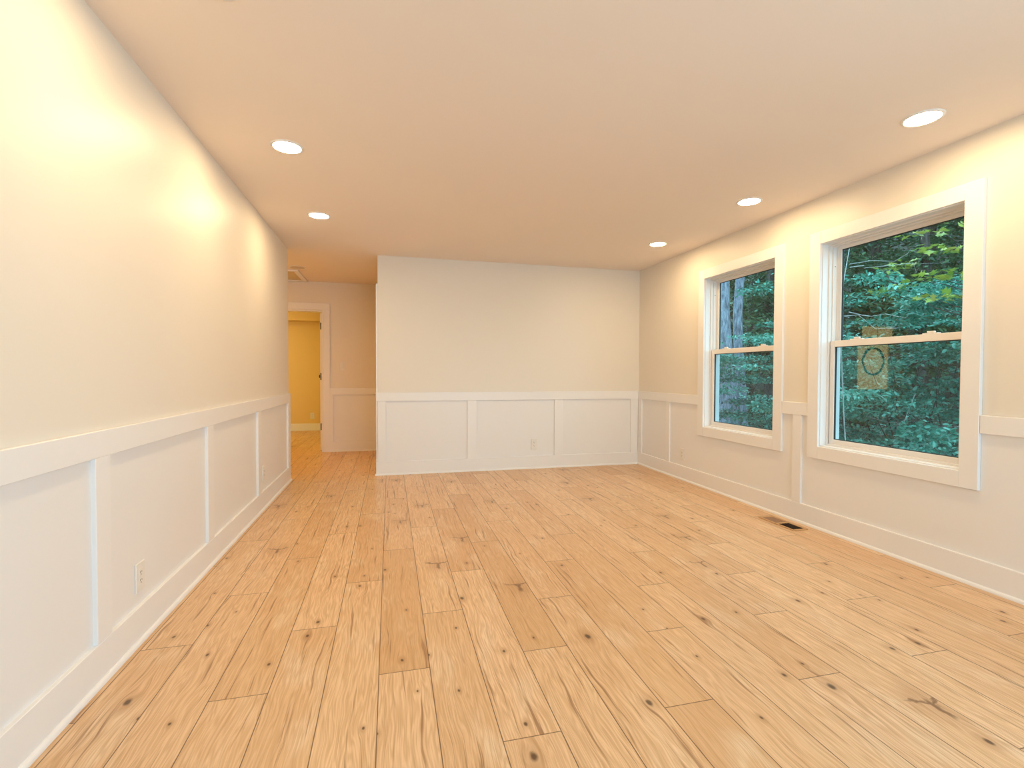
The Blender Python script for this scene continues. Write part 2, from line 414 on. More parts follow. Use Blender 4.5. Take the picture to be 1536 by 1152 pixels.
# white painted wainscot: recessed panel skin, baseboard with shoe, rail and stiles
ZB, ZR0, ZR1 = .150, .825, .922
BV = .0018
def wains(nm, axis, p, sgn, a0, a1, stiles, ends=(0, 0), gaps=(), wid=.095):
    """p wall plane, sgn direction into the room; stiles = list of (a0,a1)"""
    def bx(mb, d0, d1, u0, u1, z0, z1, b=BV):
        q0, q1 = p+sgn*d0, p+sgn*d1
        if axis == 'x': mb.box(q0, q1, u0, u1, z0, z1, b)
        else: mb.box(u0, u1, q0, q1, z0, z1, b)
    mb = MB(); cur = a0
    for g0, g1 in sorted(gaps):
        bx(mb, .0, .003, cur, g0, ZB-.02, ZR0+.02, 0); bx(mb, .0, .003, g0, g1, ZB-.02, .53, 0); cur = g1
    bx(mb, .0, .003, cur, a1, ZB-.02, ZR0+.02, 0); mb.build('trim_panel_'+nm, M_PANEL, kind='structure')
    mb = MB(); bx(mb, .0, T, a0-ends[0]*T, a1+ends[1]*T, 0.0, ZB)
    # quarter-round shoe
    e0, e1 = a0-ends[0]*.03, a1+ends[1]*.03
    prof = [(T-.002, 0)] + [(T+.013*math.cos(t), .019*math.sin(t)) for t in [i*math.pi/12 for i in range(7)]] + [(T-.002, .019)]
    vs = []
    for e in (e0, e1):
        for d, z in prof: vs.append((p+sgn*d, e, z) if axis == 'x' else (e, p+sgn*d, z))
    n = len(prof); fs = [(i, (i+1) % n, n+(i+1) % n, n+i) for i in range(n)] + [tuple(range(n)), tuple(range(n, 2*n))]
    mb.add(vs, fs); mb.build('baseboard_'+nm, M_TRIM, kind='structure')
    mb = MB()
    segs = []; cur = a0-ends[0]*T
    for g0, g1 in sorted(gaps): segs.append((cur, g0)); cur = g1
    segs.append((cur, a1+ends[1]*T))
    for s0, s1 in segs: bx(mb, 0, T, s0, s1, ZR0, ZR1)
    for s0, s1 in stiles: bx(mb, 0, T-.0005, s0, s1, ZB, ZR0)
    mb.build('trim_'+nm, M_TRIM, kind='structure')
wains('left', 'x', XL, 1, YR, YL, [(-2.4, -2.3), (-1.29, -1.19), (-.18, -.08), (.93, 1.03), (2.045, 2.14), (3.152, 3.248), (4.262, 4.358), (5.45, YL)])
wains('back', 'y', YB, -1, XH, XR-.0, [(XH, -.043), (.871, .981), (1.935, 2.039), (2.947, XR-T)], ends=(1, 0))
wains('right', 'x', XR, -1, YR, YB-T, [(YB-T-.085, YB-T), (4.889, 4.958), (3.075, 3.158), (.9, .99), (-.2, -.11)], gaps=[(-1.392, -.288), (1.913, 3.015), (3.268, 4.372)])
wains('hall_far', 'y', YF, -1, -.84, XH, [(-.84, -.795), (-.19, XH)])
# west stretch of the hall
mb = MB(); mb.box(-2.22, -1.79, YF-T, YF, 0, ZB, BV); mb.box(XW, XW+T, YL, YF, 0, ZB, BV); mb.box(XW, XL-.12, YL, YL+T, 0, ZB, BV)
mb.build('baseboard_hall_left', M_TRIM, kind='structure')
mb = MB(); mb.box(-3.2, XH, Y2-.015, Y2, 0, .14, BV); mb.box(-3.2, XH, Y2-.028, Y2-.015, 0, .018, .003)
mb.build('baseboard_bedroom', M_TRIM, kind='structure')
# end cap strip on the free end of the left wall and casing behind the back wall corner
mb = MB(); mb.box(XL-.12, XL, YL, YL+T, ZR0, ZR1, BV); mb.box(XL-.12, XL, YL, YL+T, 0, ZB, BV); mb.build('trim_end_cap', M_TRIM, kind='structure')

# ------------------------------------------------------------------ hall doors
def door(nm, axis_y, x0, x1, zt, side=-1):
    """cased opening in a wall perpendicular to y, room face at axis_y"""
    root = empty(nm, ((x0+x1)/2, axis_y, 0), 'structure'); o = root.location.copy()
    def bld(mb, n, mt): ob = mb.build(n, mt, root, origin=None); ob.location = -o; return ob
    c = MB(); y0 = axis_y-T*1.0
    c.box(x0-.092, x0-.004, y0, axis_y, 0, zt+.004, BV); c.box(x1+.004, x1+.092, y0, axis_y, 0, zt+.004, BV)
    c.box(x0-.092, x1+.092, y0, axis_y, zt+.004, zt+.1, BV); bld(c, 'casing', M_TRIM)
    j = MB(); j.box(x0, x0+.018, axis_y-.001, axis_y+.121, 0, zt-.018, 0); j.box(x1-.018, x1, axis_y-.001, axis_y+.121, 0, zt-.018, 0)
    j.box(x0, x1, axis_y-.001, axis_y+.121, zt-.018, zt, 0); bld(j, 'jamb', M_TRIM)
    return root, bld
root, bld = door('door_1', YF, -1.69, -.93, 2.035)
s = MB(); s.box(-.960, -.948, YF+.045, YF+.08, 0.0, 2.0, 0); bld(s, 'door_stop', M_TRIM)
# door leaf swung into the far room, hinged on the right jamb
leaf = MB(); hx, hy = -.951, YF+.125
leaf.box(-.036, 0, 0, .73, .012, 2.01, .0015)
lf = leaf.build('leaf', M_TRIM, root); lf.location = Vector((hx, hy, 0))-root.location; lf.rotation_euler = (0, 0, math.radians(3))
for side, off_ in ((-1, -.036), (1, 0)):
    k = MB(); k.lathe([(.026, 0), (.026, side*.006), (.012, side*.01), (.011, side*.035), (.022, side*.042), (.027, side*.055), (.022, side*.066), (.006, side*.069)], off_, .66, .93+.155, 24, 'x')
    kk = k.build('knob', M_BLACK, lf, smooth=True)
for z in (.352, 1.086, 1.822):
    h = MB(); h.box(-.033, -.004, -.0025, .0, z-.05, z+.05, .001)
    h.lathe([(.006, -.052), (.0065, -.05), (.0065, .05), (.006, .052)], .002, -.004, z, 14); h.build('hinge', M_BLACK, lf)

# door_2: closed door in the hall's right wall, only its casing edge shows at the corner
root = empty('door_2', (XH, 6.19, 0), 'structure'); o2 = root.location.copy()
c = MB(); c.box(XH-T, XH, 5.715, 5.806, 0, 2.14, BV); c.box(XH-T, XH, 6.574, 6.665, 0, 2.14, BV); c.box(XH-T, XH, 5.806, 6.574, 2.044, 2.14, BV)
ob = c.build('casing', M_TRIM, root); ob.location = -o2
c = MB(); c.box(XH+.03, XH+.065, 5.814, 6.566, .01, 2.036, .002)
for z0, z1 in ((.2, .95), (1.1, 1.9)):
    for a, b_ in ((5.93, 6.15), (6.23, 6.45)): c.box(XH+.024, XH+.031, a, b_, z0, z1, .003)
ob = c.build('leaf', M_TRIM, root); ob.location = -o2
# corner casing strip right behind the free end of the back wall
mb = MB(); mb.box(XH-T, XH, YB+.004, YB+.09, 0, 2.13, BV); mb.build('trim_corner_casing', M_TRIM, kind='structure')

# door_3: glazed entrance door at the west end of the hall, seen only as a reflection in the window
root, bld = door('door_3', YF, -3.32, -2.32, 2.15)
f = MB(); f.box(-3.30, -3.20, YF+.03, YF+.075, .01, 2.13, .002); f.box(-2.44, -2.34, YF+.03, YF+.075, .01, 2.13, .002)
f.box(-3.20, -2.44, YF+.03, YF+.075, 2.08, 2.13, .002); f.box(-3.20, -2.44, YF+.03, YF+.075, .01, .86, .002); bld(f, 'leaf', M_TRIM)
f = MB(); f.box(-3.20, -2.44, YF+.05, YF+.056, .86, 2.08); bld(f, 'glow_panel', M_GLOW_PANEL)  # added glowing sheet filling the door's glazed part, no real lamp
wr = empty('wreath', (-2.80, YF+.012, 1.40), label='dark twig wreath hanging on the lit hall door, mirrored in the big window', cat='wreath')
t = MB(); pts = []
for k in range(4):
    pr = [(.255*math.cos(a)+.012*math.sin(5*a+k), .012*math.cos(7*a+k*2), .255*math.sin(a)+.012*math.cos(6*a+2*k)) for a in [2*math.pi*i/48 for i in range(49)]]
    t.tube(pr, [.009]*49, 6)
ring = t.build('ring', M_WREATH, wr, smooth=True)
t = MB(); t.tube([(0, 0, .25), (0, 0, .45), (0, .02, .67)], [.003]*3, 6); t.build('hanger', M_WREATH, wr)

# ------------------------------------------------------------------ windows
def window(nm, y0, y1, z0, z1):
    root = empty(nm, (XR, (y0+y1)/2, z0), 'structure'); o = root.location.copy()
    def bld(mb, n, mt, par=None, smooth=False):
        ob = mb.build(n, mt, par or root, smooth=smooth)
        if par is None: ob.location = -o
        return ob
    X = XR; cw = .091
    c = MB(); t = T+.004
    c.box(X-t, X, y0-cw, y0, z0-cw, z1+cw, BV); c.box(X-t, X, y1, y1+cw, z0-cw, z1+cw, BV)
    c.box(X-t, X, y0, y1, z1, z1+cw, BV); c.box(X-t, X, y0, y1, z0-cw, z0, BV); bld(c, 'casing', M_TRIM)
    j = MB()   # drywall return / jamb liner
    j.box(X-.004, X+.045, y0, y0+.006, z0, z1); j.box(X-.004, X+.045, y1-.006, y1, z0, z1)
    j.box(X-.004, X+.045, y0+.006, y1-.006, z1-.006, z1); bld(j, 'jamb', M_TRIM)
    sl = MB(); sl.box(X-.004, X+.05, y0+.006, y1-.006, z0, z0+.008, .001); bld(sl, 'sill', M_TRIM)
    fr = MB()  # vinyl main frame with stepped tracks
    for a, b_, w_ in ((.045, .072, .016), (.072, .105, .024), (.105, .118, .030), (.118, .150, .024)):
        fr.box(X+a, X+b_, y0, y0+w_, z0+.008, z1, .0008); fr.box(X+a, X+b_, y1-w_, y1, z0+.008, z1, .0008)
        fr.box(X+a, X+b_, y0+w_, y1-w_, z1-w_, z1, .0008)
    fr.box(X+.045, X+.150, y0+.016, y1-.016, z0, z0+.022, .0008)
    bld(fr, 'frame', M_VINYL)
    d = MB(); d.lathe([(.0035, 0), (.0035, .0015)], X+.088, y1-.0262, z1-.165, 12, 'y'); bld(d, 'latch_hole_disc', M_SLOT)  # flat dark disc stands in for the shade inside a small hole
    zm = 1.358
    def sash(n, xa, xb, za, zb, top, bot, side):
        a0, a1 = y0+.022, y1-.022
        m_ = MB()
        m_.box(xa, xb, a0, a0+side, za, zb, .0015); m_.box(xa, xb, a1-side, a1, za, zb, .0015)
        m_.box(xa, xb, a0+side, a1-side, zb-top, zb, .0015); m_.box(xa, xb, a0+side, a1-side, za, za+bot, .0015)
        s_ = bld(m_, n, M_VINYL); s_loc = s_
        xm = (xa+xb)/2
        q = MB(); e = .0045
        for (u0, u1, v0, v1) in ((a0+side, a0+side+e, za+bot, zb-top), (a1-side-e, a1-side, za+bot, zb-top), (a0+side, a1-side, za+bot, za+bot+e), (a0+side, a1-side, zb-top-e, zb-top)):
            q.box(xm-.006, xm+.006, u0, u1, v0, v1)
        q.build('gasket', M_GASKET, s_)
        g_ = MB(); g_.add([(xm, a0+side, za+bot), (xm, a1-side, za+bot), (xm, a1-side, zb-top), (xm, a0+side, zb-top)], [(3, 2, 1, 0)])
        g_.build('glass', M_GLASS, s_)
        return s_
    sash('upper_sash', X+.110, X+.136, 1.340, z1-.022, .022, .036, .034)
    ls = sash('lower_sash', X+.058, X+.086, z0+.020, 1.382, .044, .036, .034)
    for fy in (.24, .76):
        yy = y0+(y1-y0)*fy
        k = MB(); k.box(X+.060, X+.084, yy-.045, yy+.045, 1.382, 1.388, .002); k.box(X+.064, X+.080, yy-.022, yy+.022, 1.388, 1.400, .003)
        k.build('sash_lock', M_VINYL, ls)
    sc = MB(); sc.add([(X+.147, y0+.03, z0+.022), (X+.147, y1-.03, z0+.022), (X+.147, y1-.03, 1.36), (X+.147, y0+.03, 1.36)], [(3, 2, 1, 0)])
    bld(sc, 'insect_screen', M_SCREEN)
    return root
window('window_1', *W1); window('window_2', *W2); window('window_4', *W4)
# patio door behind the camera (the daylight comes through it)
root = empty('window_3', (1.65, YR-.06, .06), 'structure'); o3 = root.location.copy()
f = MB()
for xa in (.4, 1.61, 2.82): f.box(xa, xa+.08, YR-.1, YR-.04, .06, 2.12, .002)
f.box(.48, 2.82, YR-.1, YR-.04, .06, .14, .002); f.box(.48, 2.82, YR-.1, YR-.04, 2.04, 2.12, .002)
ob = f.build('frame', M_VINYL, root); ob.location = -o3
g = MB(); g.add([(.48, YR-.07, .14), (2.82, YR-.07, .14), (2.82, YR-.07, 2.04), (.48, YR-.07, 2.04)], [(0, 1, 2, 3)])
ob = g.build('glass', M_GLASS, root); ob.location = -o3

# ------------------------------------------------------------------ recessed ceiling lights
def ceiling_light(x, y, label, lens, group=None, rad=.074):
    root = empty('ceiling_light', (x, y, CH), label=label, cat='ceiling light', group=group)
    t = MB(); t.lathe([(rad+.016, 0), (rad+.014, -.004), (rad+.002, -.0065), (rad, -.004), (rad, 0)], 0, 0, 0, 48, cap=False); t.build('trim_ring', M_TRIM, root, smooth=True)
    l = MB(); l.lathe([(rad, -.0005), (rad, -.0035), (rad*.6, -.0045), (.001, -.005)], 0, 0, 0, 48); l.build('lens', lens, root)
    return root
GL = 'recessed ceiling lights of the big room'
ceiling_light(-.562, 1.84, 'recessed round light cut off by the top edge, above the left wall', M_LAMP, GL)
ceiling_light(-.573, 3.073, 'lit recessed ceiling light near the left wall, nearer of the two fully seen there', M_LAMP, GL)
ceiling_light(-.568, 4.330, 'lit recessed ceiling light near the left wall, farther one by the hall opening', M_LAMP, GL)
ceiling_light(2.625, 1.923, 'largest lit recessed ceiling light, above the big window on the right', M_LAMP, GL)
ceiling_light(2.627, 3.158, 'middle lit recessed light of the three along the window wall', M_LAMP, GL)
ceiling_light(2.606, 4.411, 'smallest lit recessed ceiling light, above the far right corner', M_LAMP, GL)
ceiling_light(-1.106, 6.51, 'unlit round recessed light in the hall ceiling before the hatch', M_LAMPOFF, rad=.085)
ceiling_light(-2.55, 6.3, 'warm lit recessed light in the side hall behind the left wall', M_HLAMP)
ceiling_light(-2.3, 8.7, 'warm lit ceiling light in the yellow room beyond the hall door', M_YLAMP, rad=.12)

# attic hatch in the hall ceiling
root = empty('attic_hatch', (-1.5, 7.06, CH), label='square framed access hatch in the hall ceiling above the doorway', cat='ceiling hatch')
t = MB(); x0, x1, y0, y1, d = -.38, .375, -.39, .385, .06
t.box(x0, x1, y0, y0+d, -.016, 0, BV); t.box(x0, x1, y1-d, y1, -.016, 0, BV); t.box(x0, x0+d, y0+d, y1-d, -.016, 0, BV); t.box(x1-d, x1, y0+d, y1-d, -.016, 0, BV)
t.build('frame', M_TRIM, root)
t = MB(); t.box(x0+d, x1-d, y0+d, y1-d, -.004, 0); t.build('hatch_panel', M_HATCH, root)

# ------------------------------------------------------------------ outlets and switch
def outlet(kind, loc, rotz, label, group=None):
    """local frame: plate in the xz plane, facing -y"""
    root = empty('light_switch' if kind == 'switch' else 'wall_outlet', loc, label=label, cat='light switch' if kind == 'switch' else 'outlet', group=group)
    root.rotation_euler = (0, 0, rotz)
    h, w_ = (.062, .037)
    p = MB(); p.box(-w_, w_, -.0065, 0, -h, h, .0025); p.build('cover_plate', M_PLATE, root)
    if kind == 'duplex':
        for dz in (.0195, -.0195):
            m_ = MB(); m_.lathe([(.0165, -.0065), (.0168, -.0080), (.0155, -.0088)], 0, 0, dz, 24, 'y')
            rc = m_.build('receptacle', M_PLATE, root)
            s_ = MB(); s_.box(-.0078, -.0054, -.0094, -.0086, dz+.0005, dz+.009); s_.box(.0054, .0078, -.0094, -.0086, dz+.0005, dz+.0075); s_.lathe([(.0026, -.0094), (.0026, -.0086)], 0, 0, dz-.006, 12, 'y')
            s_.build('slots', M_SLOT, rc)
        m_ = MB(); m_.lathe([(.003, -.0065), (.003, -.0078)], 0, 0, 0, 12, 'y'); m_.build('screw', M_PLATE, root)
    else:
        m_ = MB(); m_.box(-.0168, .0168, -.0078, -.0060, -.0335, .0335, .0006)
        ins = m_.build('insert', M_PLATE, root)
        if kind == 'decora':
            s_ = MB()
            for dz in (.017, -.017):
                s_.box(-.0078, -.0054, -.0082, -.0077, dz-.001, dz+.008); s_.box(.0054, .0078, -.0082, -.0077, dz-.001, dz+.0065); s_.lathe([(.0026, -.0082), (.0026, -.0077)], 0, 0, dz-.0075, 12, 'y')
            s_.build('slots', M_SLOT, ins)
        else:
            s_ = MB(); s_.add([(-.0145, -.0078, -.031), (.0145, -.0078, -.031), (.0145, -.0078, .031), (-.0145, -.0078, .031), (-.0145, -.0115, -.028), (.0145, -.0115, -.028), (.0145, -.0085, .029), (-.0145, -.0085, .029)],
                              [(4, 5, 6, 7), (0, 1, 5, 4), (1, 2, 6, 5), (2, 3, 7, 6), (3, 0, 4, 7)])
            s_.build('rocker', M_PLATE, ins)
        for dz in (.0475, -.0475):
            m_ = MB(); m_.lathe([(.0028, -.0065), (.0028, -.0075)], 0, 0, dz, 12, 'y'); m_.build('screw', M_PLATE, root)
    return root
R90 = math.pi/2
outlet('decora', (XL+.003, 2.378, .268), R90, 'large near white outlet low on the left wall panel')
outlet('decora', (XL+.003, 4.47, .295), R90, 'small far white outlet on the left wall beside the hall opening')
outlet('duplex', (1.682, YB-.003, .292), 0, 'white duplex outlet in the middle panel of the back wall')
outlet('decora', (XR-.003, 4.65, .275), -R90, 'white outlet under the smaller window on the right wall')
outlet('duplex', (-1.49, Y2, .29), 0, 'outlet on the yellow wall seen through the hall doorway')
outlet('switch', (-.671, YF, 1.24), 0, 'white rocker light switch right of the hall doorway')

# ------------------------------------------------------------------ floor vent
root = empty('floor_vent', (2.905, 3.09, 0), label='wooden floor vent beside the baseboard below the windows', cat='floor vent')
t = MB(); hx, hy, fx, fy = .066, .175, .018, .022
t.box(-hx, -hx+fx, -hy, hy, 0, .006, .002); t.box(hx-fx, hx, -hy, hy, 0, .006, .002)
t.box(-hx+fx, hx-fx, -hy, -hy+fy, 0, .006, .002); t.box(-hx+fx, hx-fx, hy-fy, hy, 0, .006, .002); t.box(-hx+fx, hx-fx, -.012, .012, 0, .0055, .001)
t.build('frame', M_VENTWOOD, root)
t = MB(); t.box(-hx+fx, hx-fx, .012, hy-fy, 0, .0035, 0); t.build('damper', M_DAMPER, root)
t = MB(); t.box(-hx+fx, hx-fx, -hy+fy, -.012, 0, .0008, 0)  # flat dark plate painted for the shaded duct, floor has no opening
for i in range(7): x = -hx+fx+.008+i*.0137; t.box(x, x+.0022, -hy+fy, -.012, .0008, .0035, 0)
t.build('grille', M_DARK, root)

# ------------------------------------------------------------------ outside: wooded bank
def leaf_mat(name, cols, rough=.35):
    m, nt, b = mat(name); N = nt.nodes; L = nt.links
    a = N.new('ShaderNodeAttribute'); a.attribute_name = 'leafrnd'
    cr = N.new('ShaderNodeValToRGB'); cr.color_ramp.elements[0].color = (*cols[0], 1); cr.color_ramp.elements[1].color = (*cols[-1], 1)
    for i, c in enumerate(cols[1:-1]): e = cr.color_ramp.elements.new((i+1)/(len(cols)-1)); e.color = (*c, 1)
    L.new(a.outputs['Fac'], cr.inputs[0]); L.new(cr.outputs[0], b.inputs['Base Color'])
    b.inputs['Roughness'].default_value = rough; b.inputs['Specular IOR Level'].default_value = .8
    tr = N.new('ShaderNodeBsdfTranslucent'); L.new(cr.outputs[0], tr.inputs[0])
    mx = N.new('ShaderNodeMixShader'); mx.inputs[0].default_value = .22
    L.new(b.outputs[0], mx.inputs[1]); L.new(tr.outputs[0], mx.inputs[2]); L.new(mx.outputs[0], N['Material Output'].inputs[0])
    return m
M_LEAF = leaf_mat('leaf_teal', [(0.012, .07, .05), (.04, .24, .16), (.08, .38, .27), (.34, .74, .62)])  # brightest ramp colour paints in the cyan highlights on the leaves
M_LEAFD = leaf_mat('leaf_dark', [(0.02, .05, .025), (.05, .13, .06), (.10, .22, .10), (.20, .34, .16)])
M_MAPLE = leaf_mat('leaf_yellowgreen', [(.12, .24, .05), (.24, .36, .05), (.42, .46, .07), (.52, .38, .08)])
def bark_mat(name, c1, c2):
    m, nt, b = mat(name); tc = nt.nodes.new('ShaderNodeTexCoord'); mp = nt.nodes.new('ShaderNodeMapping')
    mp.inputs['Scale'].default_value = (14, 14, 3.2); nt.links.new(tc.outputs['Object'], mp.inputs[0])
    n = noise(nt, 1.6, 6, mp.outputs[0], .7); cr = nt.nodes.new('ShaderNodeValToRGB')
    cr.color_ramp.elements[0].position = .38; cr.color_ramp.elements[0].color = (*c1, 1); cr.color_ramp.elements[1].position = .66; cr.color_ramp.elements[1].color = (*c2, 1)
    nt.links.new(n.outputs['Fac'], cr.inputs[0]); nt.links.new(cr.outputs[0], b.inputs['Base Color']); b.inputs['Roughness'].default_value = .9
    bp = nt.nodes.new('ShaderNodeBump'); bp.inputs['Strength'].default_value = .8; bp.inputs['Distance'].default_value = .02
    nt.links.new(n.outputs['Fac'], bp.inputs['Height']); nt.links.new(bp.outputs[0], b.inputs['Normal']); return m
M_BARK = bark_mat('bark_grey', (.10, .105, .13), (.40, .42, .50))
M_BARKD = bark_mat('bark_brown', (.035, .03, .025), (.13, .11, .09))
M_TWIG = bark_mat('twig_pale', (.30, .30, .28), (.60, .60, .56))
M_SOIL = bark_mat('leaf_litter', (.018, .020, .012), (.075, .065, .04))

def gz(x, y):      # ground height outside
    d = max(0, x-4.2)
    return -.55 + .02*math.sin(y*1.3)+.05*math.sin(x*2.1+y) + (.03*d*d if d < 14 else 5.88+(d-14)*.8)
mb = MB(); nx, ny = 36, 40; vs = []; fs = []
for i in range(nx+1):
    for j in range(ny+1):
        x = XR+.16 + i*.75; y = -8 + j*.95; vs.append((x, y, gz(x, y)))
for i in range(nx):
    for j in range(ny): a = i*(ny+1)+j; fs.append((a, a+ny+1, a+ny+2, a+1))
mb.add(vs, fs); mb.build('ground', M_SOIL, kind='structure', smooth=True)

RS = np.random.RandomState(5)
def leaves(name, cen, rad, n, size, material, parent, flat=.55, hang=.35, lobed=False):
    """n leaves spread through the ellipsoid sprays (cen: k x 3, rad: k x 3), as one crown"""
    k = len(cen); idx = RS.randint(0, k, n)
    d = RS.normal(size=(n, 3)); d /= np.linalg.norm(d, axis=1)[:, None]
    rr = RS.rand(n)**.45
    P = cen[idx] + d*rad[idx]*rr[:, None]
    nrm = RS.normal(size=(n, 3))*flat; nrm[:, 2] += 1; nrm /= np.linalg.norm(nrm, axis=1)[:, None]
    t = d.copy(); t[:, 2] = -hang*RS.rand(n); t += RS.normal(size=(n, 3))*.5
    t -= nrm*(t*nrm).sum(1)[:, None]; t /= np.linalg.norm(t, axis=1)[:, None]
    b = np.cross(nrm, t); s = size*(.65+.7*RS.rand(n))[:, None]
    if lobed:
        shp = [(0, 0, 0), (.28, .42, .03), (.42, .14, .0), (.62, .44, .05), (.68, .12, .02), (1, 0, -.06), (.68, -.12, .02), (.62, -.44, .05), (.42, -.14, 0), (.28, -.42, .03)]
        faces = [(0, 1, 2), (0, 2, 8), (0, 8, 9), (2, 3, 4), (2, 4, 6), (2, 6, 8), (6, 7, 8), (4, 5, 6)]
    else:
        shp = [(0, 0, 0), (.35, .24, .05), (.72, .19, .04), (1, 0, -.06), (.72, -.19, .04), (.35, -.24, .05)]
        faces = [(0, 1, 2, 3), (0, 3, 4, 5)]
    m_ = len(shp)
    V = np.stack([P + t*s*a + b*s*c + nrm*s*h for a, c, h in shp], 1).reshape(-1, 3)
    base = np.arange(n)*m_
    me = bpy.data.meshes.new(name)
    loops = []; starts = []; tot = []; c0 = 0
    FA = [np.array(f) for f in faces]
    lp = np.concatenate([(base[:, None]+f[None, :]) for f in FA], 1).reshape(-1)
    lens = np.tile([len(f) for f in faces], n)
    me.vertices.add(n*m_); me.vertices.foreach_set('co', V.astype(np.float32).ravel())
    me.loops.add(len(lp)); me.loops.foreach_set('vertex_index', lp.astype(np.int32))
    me.polygons.add(len(lens)); me.polygons.foreach_set('loop_start', np.concatenate([[0], np.cumsum(lens)[:-1]]).astype(np.int32))
    me.update(calc_edges=True); me.validate()
    a = me.attributes.new('leafrnd', 'FLOAT', 'POINT')
    sp = RS.rand(k)
    rv = np.clip(.55*RS.rand(n)+.45*sp[idx], 0, 1); a.data.foreach_set('value', np.repeat(rv, m_).astype(np.float32))
    me.materials.append(material)
    o = bpy.data.objects.new(name, me); COL.objects.link(o); o.parent = parent; return o
def sprays(n, rx, ry, z0, z1, sr, sh):
    c = np.zeros((n, 3)); a = RS.rand(n)*2*np.pi; q = np.sqrt(RS.rand(n))
    c[:, 0] = rx*q*np.cos(a); c[:, 1] = ry*q*np.sin(a); c[:, 2] = z0+(z1-z0)*RS.rand(n)
    r_ = np.stack([sr*(.6+.8*RS.rand(n)), sr*(.6+.8*RS.rand(n)), sh*(.6+.8*RS.rand(n))], 1)
    return c, r_
def limbs(name, material, parent, root, targets, r0, wig=.08):
    for t in targets:
        mb = MB()
        t = np.array(t); a = np.array(root); pts = []; n = 6
        for i in range(n+1):
            f = i/n; p = a+(t-a)*f; p[2] = a[2]+(t[2]-a[2])*f**.8
            if 0 < i < n: p = p+RS.normal(size=3)*wig*np.array([1, 1, .5])
            pts.append(tuple(p))
        mb.tube(pts, [r0*(1-.85*i/n) for i in range(n+1)], 6); mb.build(name, material, parent, smooth=True)
def shrub(x, y, h, rx, ry, label, n=4800, ls=.052, mt=None, group=None, z0=.15, bark=None, ns=26, sr=.30):
    z = gz(x, y); root = empty('shrub', (x, y, z), label=label, cat='shrub', group=group)
    c, r_ = sprays(ns, rx, ry, z0*h, h, sr, .07)
    leaves('foliage', c, r_, n, ls, mt or M_LEAF, root)
    limbs('stem', bark or M_BARKD, root, (0, 0, -.05), c[:7], .013, .05); return root
def tree(x, y, h, lean, tr, label, n=5000, ls=.085, mt=None, crown=(1.6, 1.6, 1.2, 6.5), bark=None, group=None, ns=60, sr=.5, name='tree'):
    z = gz(x, y); root = empty(name, (x, y, z), label=label, cat='tree', group=group)
    mb = MB(); m_ = 14
    pts = [(lean[0]*(i/m_)*h+.05*math.sin(i*.9+x), lean[1]*(i/m_)*h+.05*math.cos(i*.7+y), -.15+(h+.15)*i/m_) for i in range(m_+1)]
    rd = [tr*(1.35 if i == 0 else 1.12 if i == 1 else 1-.5*i/m_) for i in range(m_+1)]
    mb.tube(pts, rd, 18); mb.build('trunk', bark or M_BARKD, root, smooth=True)
    if n:
        c, r_ = sprays(ns, crown[0], crown[1], crown[2], crown[3], sr, .16)
        c[:, 0] += lean[0]*c[:, 2]; c[:, 1] += lean[1]*c[:, 2]
        leaves('foliage', c, r_, n, ls, mt or M_LEAFD, root)
        for k in range(6):
            zz = max(.4, min(h-.3, c[k][2]-.5)); f = (zz+.15)/(h+.15)
            limbs('branch', bark or M_BARKD, root, (lean[0]*f*h, lean[1]*f*h, zz), [c[k]], .03, .06)
    return root
# positions given as azimuth from the camera (degrees) and distance
def pol(az, d): return d*math.sin(math.radians(az)), d*math.cos(math.radians(az))
# pair of blue-grey trunks beyond the smaller window
x, y = pol(37.75, 10.5); tree(x, y, 8, (-.004, .012), .175, 'thick grey tree trunk beyond the smaller window, left of the pair', n=0, bark=M_BARK)
x, y = pol(38.95, 10.9); tree(x, y, 8, (.012, -.004), .105, 'slim grey tree trunk beyond the smaller window, right of the pair', n=0, bark=M_BARK)
x, y = pol(40.1, 13.5); tree(x, y, 8, (.0, .0), .09, 'thin brown trunk behind the grey pair beyond the smaller window', n=0, bark=M_BARKD)
# near shrubs
for az, d, h, rx, ry, zz, lb in (
        (40.9, 8.6, 2.3, .75, .75, .10, 'teal-green shrub low beside the grey trunks beyond the smaller window'),
        (43.3, 7.9, 3.3, .75, .75, .12, 'tall teal-green shrub at the right of the smaller window view'),
        (36.0, 8.8, 2.2, .65, .65, .10, 'teal-green shrub left of the grey trunks'),
        (46.6, 7.6, 2.2, .75, .75, .10, 'teal-green shrub hidden between the two window views'),
        (48.4, 6.6, 1.9, .50, .50, .08, 'dark teal shrub at the lower left of the big window view'),
        (50.8, 7.8, 1.75, .85, .75, .08, 'broad low teal shrub behind the left half of the big window'),
        (53.3, 6.9, 2.75, .70, .60, .30, 'tall teal shrub in the middle of the big window view'),
        (55.8, 7.3, 2.7, .70, .65, .25, 'tall teal shrub at the right edge of the big window view'),
        (56.4, 5.8, 1.15, .45, .45, .08, 'low sparse shrub at the lower right of the big window view'),
        (60.5, 7.0, 2.6, .8, .8, .1, 'teal-green shrub just right of the big window view'),
        (64.5, 7.4, 2.8, .9, .9, .1, 'teal-green shrub far right beyond the big window view')):
    x, y = pol(az, d); shrub(x, y, h, rx, ry, lb, z0=zz, group='shrubs on the bank outside')
